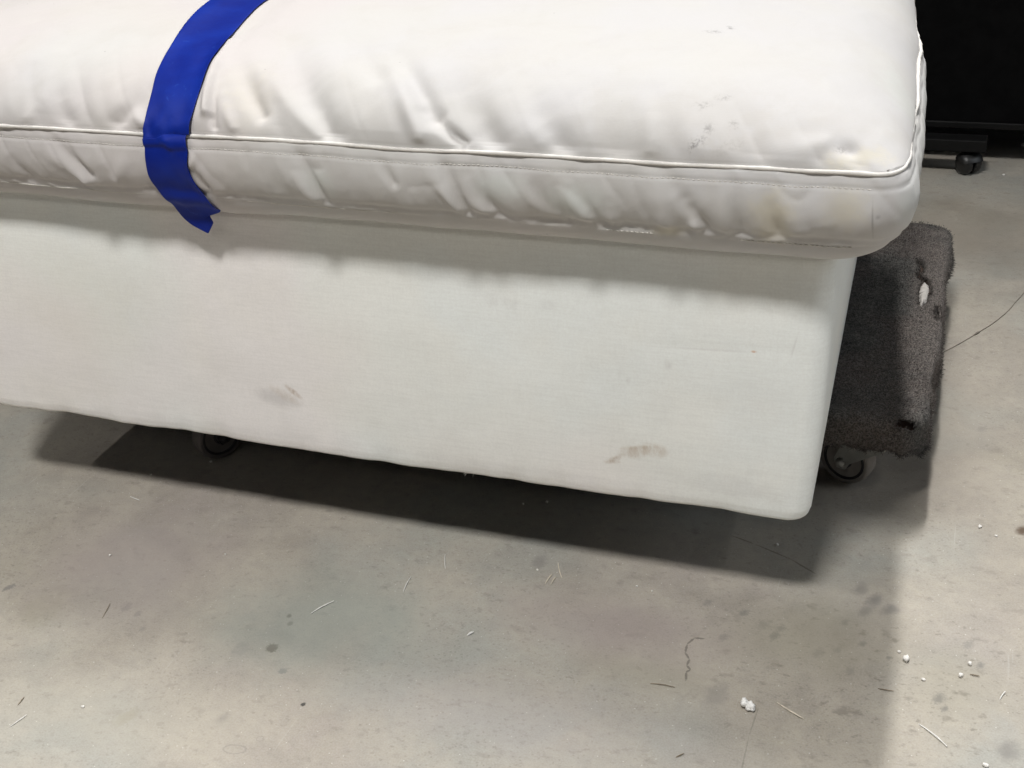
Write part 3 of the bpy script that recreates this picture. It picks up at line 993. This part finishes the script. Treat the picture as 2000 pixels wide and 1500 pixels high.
def carpet(x0, x1, y0, y1, ztop, holes, seed, pile):
    """a sheet folded over the board's edges, torn where holes says; returns sheet and fibres"""
    r = .014
    Rc = .045
    drop = .075
    xs = np.arange(x0 - drop + r, x1 + drop - r, .003)
    ys = np.arange(y0 - drop + r, y1 + drop - r, .003)
    X, Y = np.meshgrid(xs, ys, indexing='ij')
    fx = np.clip(X, x0 + Rc, x1 - Rc)
    fy = np.clip(Y, y0 + Rc, y1 - Rc)
    ex, ey = X - fx, Y - fy
    L = np.hypot(ex, ey)
    nx, ny = ex / (L + 1e-9), ey / (L + 1e-9)
    fx = fx + nx * np.minimum(L, Rc - r)
    fy = fy + ny * np.minimum(L, Rc - r)
    L = np.maximum(0, L - (Rc - r))
    q = r * math.pi / 2
    a = np.minimum(L / r, math.pi / 2)
    off = r * np.sin(a)
    dz = np.where(L < q, r * (1 - np.cos(a)), r + L - q)
    wav = .0040 * vnoise(X * 8, Y * 8, seed) + .0042 * vnoise(X * 26, Y * 26, seed + 1)
    PX = fx + nx * (off + wav * np.clip(dz / .03, 0, 1)) + .005 * vnoise(Y * 7, Y * 0, seed + 2) * np.clip((X - x1 + .03) / .02, 0, 1)
    PY = fy + ny * (off + wav * np.clip(dz / .03, 0, 1))
    PZ = ztop - dz - np.clip(.004 - wav, 0, 1) * .8 * (dz < .002) - .0012 * np.abs(vnoise(X * 90, Y * 90, seed + 3)) - .0022 * np.abs(vnoise(X * 25, Y * 18, seed + 6))
    lim = r + .046 + .009 * vnoise(X * 30 + Y * 30, X * 7, seed + 4) + .003 * vnoise(X * 110 + Y * 110, X, seed + 5)
    keep = dz < lim
    for h in holes:
        keep &= ~h(X, Y)
    nxn, nyn = X.shape
    idx = -np.ones(X.shape, int)
    idx[keep] = np.arange(keep.sum())
    V = np.stack([PX[keep], PY[keep], PZ[keep]], 1)
    F = []
    for i in range(nxn - 1):
        for j in range(nyn - 1):
            k = (idx[i, j], idx[i + 1, j], idx[i + 1, j + 1], idx[i, j + 1])
            if min(k) >= 0:
                F.append(k)
    fib = None
    if pile:
        me = vert_normals(V, F)
        g = np.random.default_rng(seed)
        # visible part: right strip and front fold; more fibres at cut edges
        cnt = np.zeros(len(V), int)
        for q4 in F:
            for k in q4:
                cnt[k] += 1
        edge = np.where(cnt < 4)[0]
        vis = np.where((V[:, 0] > x1 - .20) & (V[:, 1] < y1))[0]
        pick = np.concatenate([g.choice(vis, 26000), np.repeat(edge, 5)])
        base = V[pick] + g.normal(0, .0015, (len(pick), 3))
        dirs = me[pick] * .6 + g.normal(0, .75, (len(pick), 3))
        dirs /= np.linalg.norm(dirs, axis=1)[:, None]
        le = g.uniform(.002, .0055, len(pick))
        le[26000:] *= 1.9
        side = np.cross(dirs, g.normal(0, 1, (len(pick), 3)))
        side /= np.linalg.norm(side, axis=1)[:, None]
        w = .0005
        fv = np.stack([base - side * w, base + side * w, base + dirs * le[:, None]], 1).reshape(-1, 3)
        ff = np.arange(len(fv)).reshape(-1, 3)
        fib = (fv, ff)
    return V, F, fib


def caster_parts(parent, origin, cx, cy, turn, ztop, forks=None):
    """swivel caster: plate with fork, wheel and bolt below it; the wheel trails the swivel"""
    R, wd = .042, .030
    ca, sa = math.cos(rad(turn)), math.sin(rad(turn))
    ax = Vector((sa, ca, 0))              # wheel axle
    fw = Vector((-ca, sa, 0))             # trailing direction
    s = Vector((cx, cy, 0))               # swivel centre on the floor plan
    w = s + fw * .038 + Vector((0, 0, R + .001))
    bm = bmesh.new()
    bm_box(bm, (cx - .045, cy - .045, ztop - .004), (cx + .045, cy + .045, ztop), .001, 1)
    bm_lathe(bm, [(.030, 0), (.034, -.004), (.034, -.010), (.026, -.014)], (cx, cy, ztop - .004), (0, 0, 1), 28)
    plate = from_bm("caster", bm, m_metal_d, parent, False, origin)
    # fork: two leaning side plates and a crown
    bm = bmesh.new()
    zt = ztop - .016
    for side in (-1, 1):
        o1 = ax * (side * (wd / 2 + .004))
        o2 = ax * (side * (wd / 2 + .0075))
        prof = [s - fw * .030 + Vector((0, 0, zt)), s + fw * .034 + Vector((0, 0, zt)), w + fw * .012 + Vector((0, 0, .004)),
                w + fw * .006 + Vector((0, 0, -.011)), w - fw * .008 + Vector((0, 0, -.010)), w - fw * .014 + Vector((0, 0, .002))]
        A = [bm.verts.new(p + o1) for p in prof]
        B = [bm.verts.new(p + o2) for p in prof]
        bm.faces.new(A); bm.faces.new(B[::-1])
        for i in range(len(prof)):
            j = (i + 1) % len(prof)
            bm.faces.new((A[i], B[i], B[j], A[j]))
    ext = [s - fw * .030, s + fw * .034]
    top = []
    for zz in (zt, zt + .0025):
        top.append([bm.verts.new(Vector((p.x, p.y, zz)) + ax * sd * (wd / 2 + .0073)) for p, sd in ((ext[0], -1), (ext[0], 1), (ext[1], 1), (ext[1], -1))])
    bm.faces.new(top[0][::-1]); bm.faces.new(top[1])
    for i in range(4):
        j = (i + 1) % 4
        bm.faces.new((top[0][i], top[0][j], top[1][j], top[1][i]))
    from_bm("fork", bm, forks or m_metal, plate, False, origin)
    bm = bmesh.new()
    h = wd / 2
    bm_lathe(bm, [(R - .008, -h + .003), (R - .003, -h), (R - .001, -h + .003), (R, -h + .008), (R, h - .008), (R - .001, h - .003), (R - .003, h), (R - .008, h - .003)], w, ax, 48)
    from_bm("tyre", bm, m_rubber if forks is None else m_rubber_shade, plate, True, origin)
    bm = bmesh.new()
    bm_lathe(bm, [(.011, -h - .003), (.013, -h - .001), (.014, -h + .005), (R - .014, -h + .006), (R - .011, -h + .001), (R - .008, -h + .0015),
                  (R - .0079, h - .0015), (R - .011, h - .001), (R - .014, h - .006), (.014, h - .005), (.013, h + .001), (.011, h + .003)], w, ax, 40)
    from_bm("wheel_hub", bm, m_hub, plate, True, origin)
    bm = bmesh.new()
    t = h + .0075
    bm_lathe(bm, [(.0015, -t - .0075), (.005, -t - .007), (.0075, -t - .004), (.0085, -t), (.004, -t + .001), (.004, t - .001), (.0085, t), (.0085, t + .004), (.003, t + .006)], w, ax, 20)
    from_bm("axle_bolt", bm, forks or m_metal, plate, True, origin)
    return plate


def seg_d(X, Y, pts):
    d = np.full(X.shape, 9.0)
    for (x0, y0), (x1, y1) in zip(pts, pts[1:]):
        dx, dy = x1 - x0, y1 - y0
        t = np.clip(((X - x0) * dx + (Y - y0) * dy) / (dx * dx + dy * dy), 0, 1)
        d = np.minimum(d, np.hypot(X - x0 - t * dx, Y - y0 - t * dy))
    return d


def dolly(x0, x1, y0, y1, ztop, label, holes, seed, turns, pile, extras):
    origin = ((x0 + x1) / 2, (y0 + y1) / 2, 0)
    root = empty("furniture_dolly", origin)
    tag(root, label, "dolly", "furniture dollies under the ottoman")
    V, F, fib = carpet(x0, x1, y0, y1, ztop, holes, seed, pile)
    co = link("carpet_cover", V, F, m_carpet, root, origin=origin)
    md = co.modifiers.new("thickness", 'SOLIDIFY')
    md.thickness = .004
    md.offset = -1
    if fib:
        o = link("carpet_pile", fib[0], fib[1], m_carpet, co, False, origin)
        o["kind"] = "stuff"
    bm = bmesh.new()
    zb = ztop - .056
    bm.free()
    o_ = outline(x0 + .012, x1 - .014, y0 + .012, y1 - .012, .05, 8, 8, 8)
    Vb, Fb = skin([np.column_stack([o_, np.full(len(o_), zz)]) for zz in (zb, ztop - .012)])
    link("deck_board", Vb, Fb, m_wood, root, False, origin)
    k = 0
    for cx in (x0 + .07, x1 - .078):
        for cy in (y0 + .055, y1 - .07):
            caster_parts(root, origin, cx, cy, turns[k], zb, None if pile else m_hub)  # second dolly's forks and bolts coloured dark in place of shade
            k += 1
    for fn in extras:
        fn(root, origin)
    return root


tear = [lambda X, Y: seg_d(X, Y + .003 * vnoise(X * 200, Y * 120, 5), [(-.035, 2.125), (-.027, 2.08), (-.032, 2.055), (-.027, 2.038), (-.016, 2.030), (-.011, 1.985)]) < .0024,
        lambda X, Y: np.hypot((X + .019) / .0075, (Y - 1.99) / .047) < 1 + .2 * vnoise(X * 150, Y * 60, 6),
        lambda X, Y: (np.abs(X + .018) < .012 + .003 * vnoise(X * 100, Y * 200, 7)) & (np.abs(Y - 1.552) < .006),
        lambda X, Y: np.hypot((X - .006) / .004, (Y - 1.91) / .025) < 1 + .4 * vnoise(X * 200, Y * 90, 8)]


def padding(root, origin):
    bm = bmesh.new()
    bmesh.ops.create_icosphere(bm, subdivisions=3, radius=1)
    for v in bm.verts:
        p = v.co.copy()
        n_ = 1 + .12 * float(vnoise(np.array([p.x * 2.2]), np.array([p.y * 2.2 + p.z]), 12)[0])
        v.co = Vector((-.019 + p.x * .0085 * n_, 1.985 + p.y * .046 * n_, .1525 + p.z * .008 * n_))
    o = from_bm("padding", bm, m_foam, root, True, origin)
    o["label"] = "white padding showing through the tear in the carpet"


dolly(-.470, .014, 1.548, 2.300, .160, "grey carpeted furniture dolly with a torn top, sticking out right of the ottoman", tear, 100,
      (24, 60, 24, -30), True, [padding])
dolly(-1.171, -.43, 1.418, 1.890, .159, "furniture dolly deep in the shadow under the left of the ottoman, one pale wheel showing", [], 200,
      (-62, 20, 90, 10), False, [])

# ------------------------------------------------------------------ black panel on wheels behind
m_black = simple("black_panel_cloth", (0.004, 0.004, 0.0042), .9, .05, .2, 30)
m_blackmet = simple("black_painted_steel", (0.005, 0.005, 0.005), .6, .2, .2, 40)
m_blackpl = simple("black_caster_plastic", (0.014, 0.014, 0.014), .4, .5, .2, 40)
PO = (-1.0, 3.05, 0)
panel = empty("wheeled_cabinet", PO)
tag(panel, "tall black cabinet on a wheeled steel foot standing behind the cushion", "cabinet")
bm = bmesh.new()
bm_box(bm, (-3.0, 3.065, .108), (.75, 3.70, 2.8), .004, 2)  # unseen depth and height made up to keep the back lamp off the floor
from_bm("cabinet_body", bm, m_black, panel, False, PO)
bm = bmesh.new()
bm_box(bm, (-.9, 3.055, .098), (.752, 3.063, .114), .002, 1)
from_bm("bottom_rail", bm, m_blackmet, panel, False, PO)
bm = bmesh.new()
bm_box(bm, (-1.60, 2.985, .062), (.076, 3.035, .092), .003, 2)
from_bm("foot_beam", bm, m_blackmet, panel, False, PO)
for xx in (-.55, -1.55):
    bm = bmesh.new()
    bm_box(bm, (xx - .02, 3.036, .066), (xx + .02, 3.064, .16), .002, 1)
    from_bm("upright", bm, m_blackmet, panel, False, PO)


def twin_caster(cx, cy, turn):
    ax = Vector((math.cos(rad(turn)), math.sin(rad(turn)), 0))
    bm = bmesh.new()
    bm_lathe(bm, [(.006, -.002), (.006, .024), (.010, .026), (.010, .030)], (cx + .008, cy, .036), (0, 0, 1), 16)
    stem = from_bm("caster", bm, m_blackmet, panel, True, PO)
    c = Vector((cx, cy, .0275))
    for s in (-1, 1):
        bm = bmesh.new()
        bm_lathe(bm, [(.004, s * .024), (.016, s * .024), (.022, s * .0225), (.026, s * .018), (.027, s * .013), (.0265, s * .005), (.020, s * .004)], c, ax, 32)
        from_bm("wheel", bm, m_blackpl, stem, True, PO)
    bm = bmesh.new()
    bm_lathe(bm, [(.004, -.0275), (.012, -.0285), (.020, -.0275), (.025, -.023), (.0285, -.015), (.0290, 0), (.0285, .015), (.025, .023), (.020, .0275), (.012, .0285), (.004, .0275)], c, ax, 32)
    up = [v for v in bm.verts if v.co.z < c.z + .004 or (v.co - c).dot(ax.cross(Vector((0, 0, 1)))) < -.012 - .3 * (v.co.z - c.z)]
    bmesh.ops.delete(bm, geom=up, context='VERTS')
    from_bm("wheel_hood", bm, m_blackpl, stem, True, PO)


twin_caster(.040, 3.012, 35)
twin_caster(-1.55, 3.012, 10)

# ------------------------------------------------------------------ litter on the floor
m_foamw = simple("white_foam", (0.82, 0.81, 0.78), .85, .2, .05, 200)
m_chip = simple("pale_chip", (0.74, 0.72, 0.68), .85, .2, .06, 200)
m_spl = simple("pale_wood_splinter", (0.62, 0.56, 0.46), .8, .2, .15, 200)
m_spl2 = simple("brown_wood_splinter", (0.24, 0.20, 0.15), .8, .2, .2, 200)
m_spl3 = simple("white_thread_bit", (0.70, 0.69, 0.66), .8, .2, .1, 200)


def crumb(x, y, r, label, seed, group=None, mat=None, lumps=1, flat=.7):
    g = random.Random(seed)
    r *= .74 if lumps == 1 else 1
    bm = bmesh.new()
    for k in range(lumps):
        ofs = Vector((g.uniform(-.8, .8), g.uniform(-.45, .45), g.uniform(0, .55))) * (r if lumps > 1 else 0)
        rr = r * (g.uniform(.28, .52) if lumps > 1 else 1)
        res = bmesh.ops.create_icosphere(bm, subdivisions=2, radius=1)
        sx, sy, sz = g.uniform(.75, 1.15), g.uniform(.75, 1.15), flat * g.uniform(.8, 1.1)
        for v in res['verts']:
            j = 1 + .38 * float(vnoise(np.array([v.co.x * 2.6 + seed]), np.array([v.co.y * 2.1 + v.co.z * 1.7]), 90 + k)[0])
            v.co = Vector((v.co.x * sx, v.co.y * sy, v.co.z * sz)) * rr * j + ofs
    zmin = min(v.co.z for v in bm.verts)
    for v in bm.verts:
        v.co += Vector((x, y, -zmin - .0002))
    o = from_bm("foam_crumb", bm, mat or m_chip, None, True, (x, y, 0))
    tag(o, label, "foam crumb", group)
    return o


crumb(-.158, 1.095, .0095, "largest knobbly white foam crumb, alone on the open concrete at the front", 1, None, m_foamw, 11, .9)
G = "white crumbs scattered on the concrete"
for i, (x, y, r, lab) in enumerate([
        (-.175, 1.425, .0036, "small pale crumb just below the right front corner of the ottoman"),
        (-.568, 1.430, .0028, "left and smaller of two white crumbs in the black shadow under the ottoman"),
        (-.533, 1.443, .0042, "right and larger of two white crumbs in the black shadow under the ottoman"),
        (-1.125, 1.414, .0034, "white crumb in the shadow just before the pale wheel under the ottoman"),
        (-1.205, 1.355, .0024, "tiny white crumb at the left front of the dark shadow"),
        (.099, 1.541, .0042, "bright white crumb on the lit floor right of the dolly's caster"),
        (.121, 1.524, .0030, "small white crumb beside the brown spot at the right edge"),
        (.017, 1.231, .0065, "largest white chip of the cluster on the lit floor at the right"),
        (.093, 1.244, .0042, "white chip nearest a dark spot on the lit floor at the right"),
        (.083, 1.219, .0042, "white chip lying left of a short dark splinter at the right"),
        (.040, 1.200, .0030, "tiny white chip below the largest chip of the right cluster"),
        (.008, 1.243, .0030, "tiny white chip touching the shadow's edge at the right"),
        (.115, 1.078, .0048, "white crumb in the bottom right corner of the picture"),
        (-1.138, 1.148, .0030, "single white speck on the shaded floor at the far left"),
        (-.976, .866, .0030, "single white speck on the lit floor near the bottom left"),
        (.169, 3.234, .0085, "white crumb behind the black cabinet's caster at the right edge"),
        (.123, 3.009, .0045, "tiny pale crumb on the floor right of the black cabinet's caster"),
        (-.964, 1.196, .0022, "tiny pinkish white speck on the shaded floor left of the middle"),
        (-.348, 1.283, .0026, "tiny pale crumb right of the splinters before the ottoman"),
        (-.325, 1.279, .0022, "smallest pale crumb in line right of the splinters before the ottoman"),
        (-.495, 1.282, .0024, "tiny pale crumb left of the splinter cluster before the ottoman")]):
    crumb(x, y, r, lab, 10 + i, G)


def splinter(p0, p1, w, mat, label, seed, lift=0.0006, bend=.03, name="wood_splinter", cat="splinter"):
    g = random.Random(seed)
    p0, p1 = np.array(p0), np.array(p1)
    w = w * .68
    d = p1 - p0
    L = np.linalg.norm(d)
    nrm = np.array([-d[1], d[0]]) / L
    pts, rr = [], []
    b = bend * L * g.choice((-1, 1))
    for t in np.linspace(0, 1, 9):
        p = p0 + d * t + nrm * (b * 4 * t * (1 - t) + g.uniform(-.1, .1) * w)
        pts.append((p[0], p[1], w * .8 + lift * math.sin(math.pi * t) + (lift * 1.5 * t)))
        rr.append(w * (.25 + .75 * math.sin(math.pi * min(max(t, .08), .92)) ** .5))
    v, f = tube(pts, np.array(rr), 6)
    v = np.array(v)
    o = link(name, v, f, mat, None, False, (float(p0[0] + d[0] / 2), float(p0[1] + d[1] / 2), 0))
    tag(o, label, cat, "slivers and splinters on the concrete")


for i, (a, b, w, mt, lab) in enumerate([
        ((-.772, 1.109), (-.752, 1.141), .0013, m_spl3, "pale sliver lying above the dark brown oval spot"),
        ((-.664, 1.185), (-.667, 1.219), .0011, m_spl3, "bent pale sliver on the shaded floor before the ottoman's middle"),
        ((-.639, 1.282), (-.625, 1.249), .0009, m_spl3, "thin upright pale sliver left of the splinter pair before the ottoman"),
        ((-.471, 1.305), (-.455, 1.273), .0012, m_spl, "longer yellowish splinter of the pair before the ottoman's shadow"),
        ((-.474, 1.255), (-.471, 1.277), .0016, m_spl, "short thick yellowish splinter of the pair before the ottoman's shadow"),
        ((-.466, 1.256), (-.464, 1.272), .0013, m_spl, "shortest yellowish splinter leaning beside the thick one"),
        ((-.127, 1.113), (-.092, 1.094), .0014, m_spl, "straight tan splinter right of the largest foam crumb"),
        ((.039, 1.123), (.072, 1.095), .0013, m_spl3, "long pale sliver on the lit floor near the bottom right"),
        ((-.284, 1.103), (-.253, 1.104), .0010, m_spl2, "dark brown splinter left of the squiggly scuff's lower end"),
        ((-1.202, 1.291), (-1.180, 1.285), .0010, m_spl3, "short pale sliver left of the dark shadow"),
        ((-.542, 1.124), (-.536, 1.133), .0022, m_spl3, "stubby white sliver in the middle of the open floor"),
        ((-1.047, .810), (-1.039, .833), .0009, m_spl3, "thin pale sliver at the bottom left corner"),
        ((.129, 1.190), (.135, 1.205), .0012, m_spl3, "curved pale sliver near the right edge of the floor"),
        ((-.226, .993), (-.218, 1.001), .0012, m_spl2, "short dark brown splinter at the bottom middle"),
        ((-.012, 1.170), (.007, 1.170), .0010, m_spl2, "dark brown splinter crossing the edge of the shadow at the right"),
        ((.094, 1.225), (.105, 1.224), .0012, m_spl2, "short dark splinter beside the white chips at the right"),
        ((-1.060, 1.022), (-1.068, 1.051), .0008, m_spl2, "faint brown sliver on the shaded floor at the left"),
        ((-1.063, .845), (-1.064, .859), .0010, m_spl2, "short dark sliver near the bottom left corner")]):
    splinter(a, b, w, mt, lab, 40 + i)

pts = [(.006, 2.04), (.049, 2.101), (.081, 2.155), (.102, 2.190), (.118, 2.221), (.137, 2.265), (.150, 2.307), (.165, 2.35), (.180, 2.41), (.215, 2.50)]
P = np.array([(x, y, .0012) for x, y in pts])
t0 = np.arange(len(P))
tn = np.linspace(0, len(P) - 1, 60)
P = np.stack([np.interp(tn, t0, P[:, k]) for k in range(3)], 1)
for _ in range(4):
    P[1:-1] = .5 * P[1:-1] + .25 * (P[:-2] + P[2:])
rr = np.full(len(P), .0006)
rr[np.abs(P[:, 0] - .081) < .004] = .0022
v, f = tube(P, rr, 6)
th = link("thread", v, f, simple("dark_thread", (0.19, 0.17, 0.14), .9, .1), None, True, (.08, 2.2, 0))
tag(th, "long thin dark thread with a knot, curving over the concrete right of the dolly", "thread")
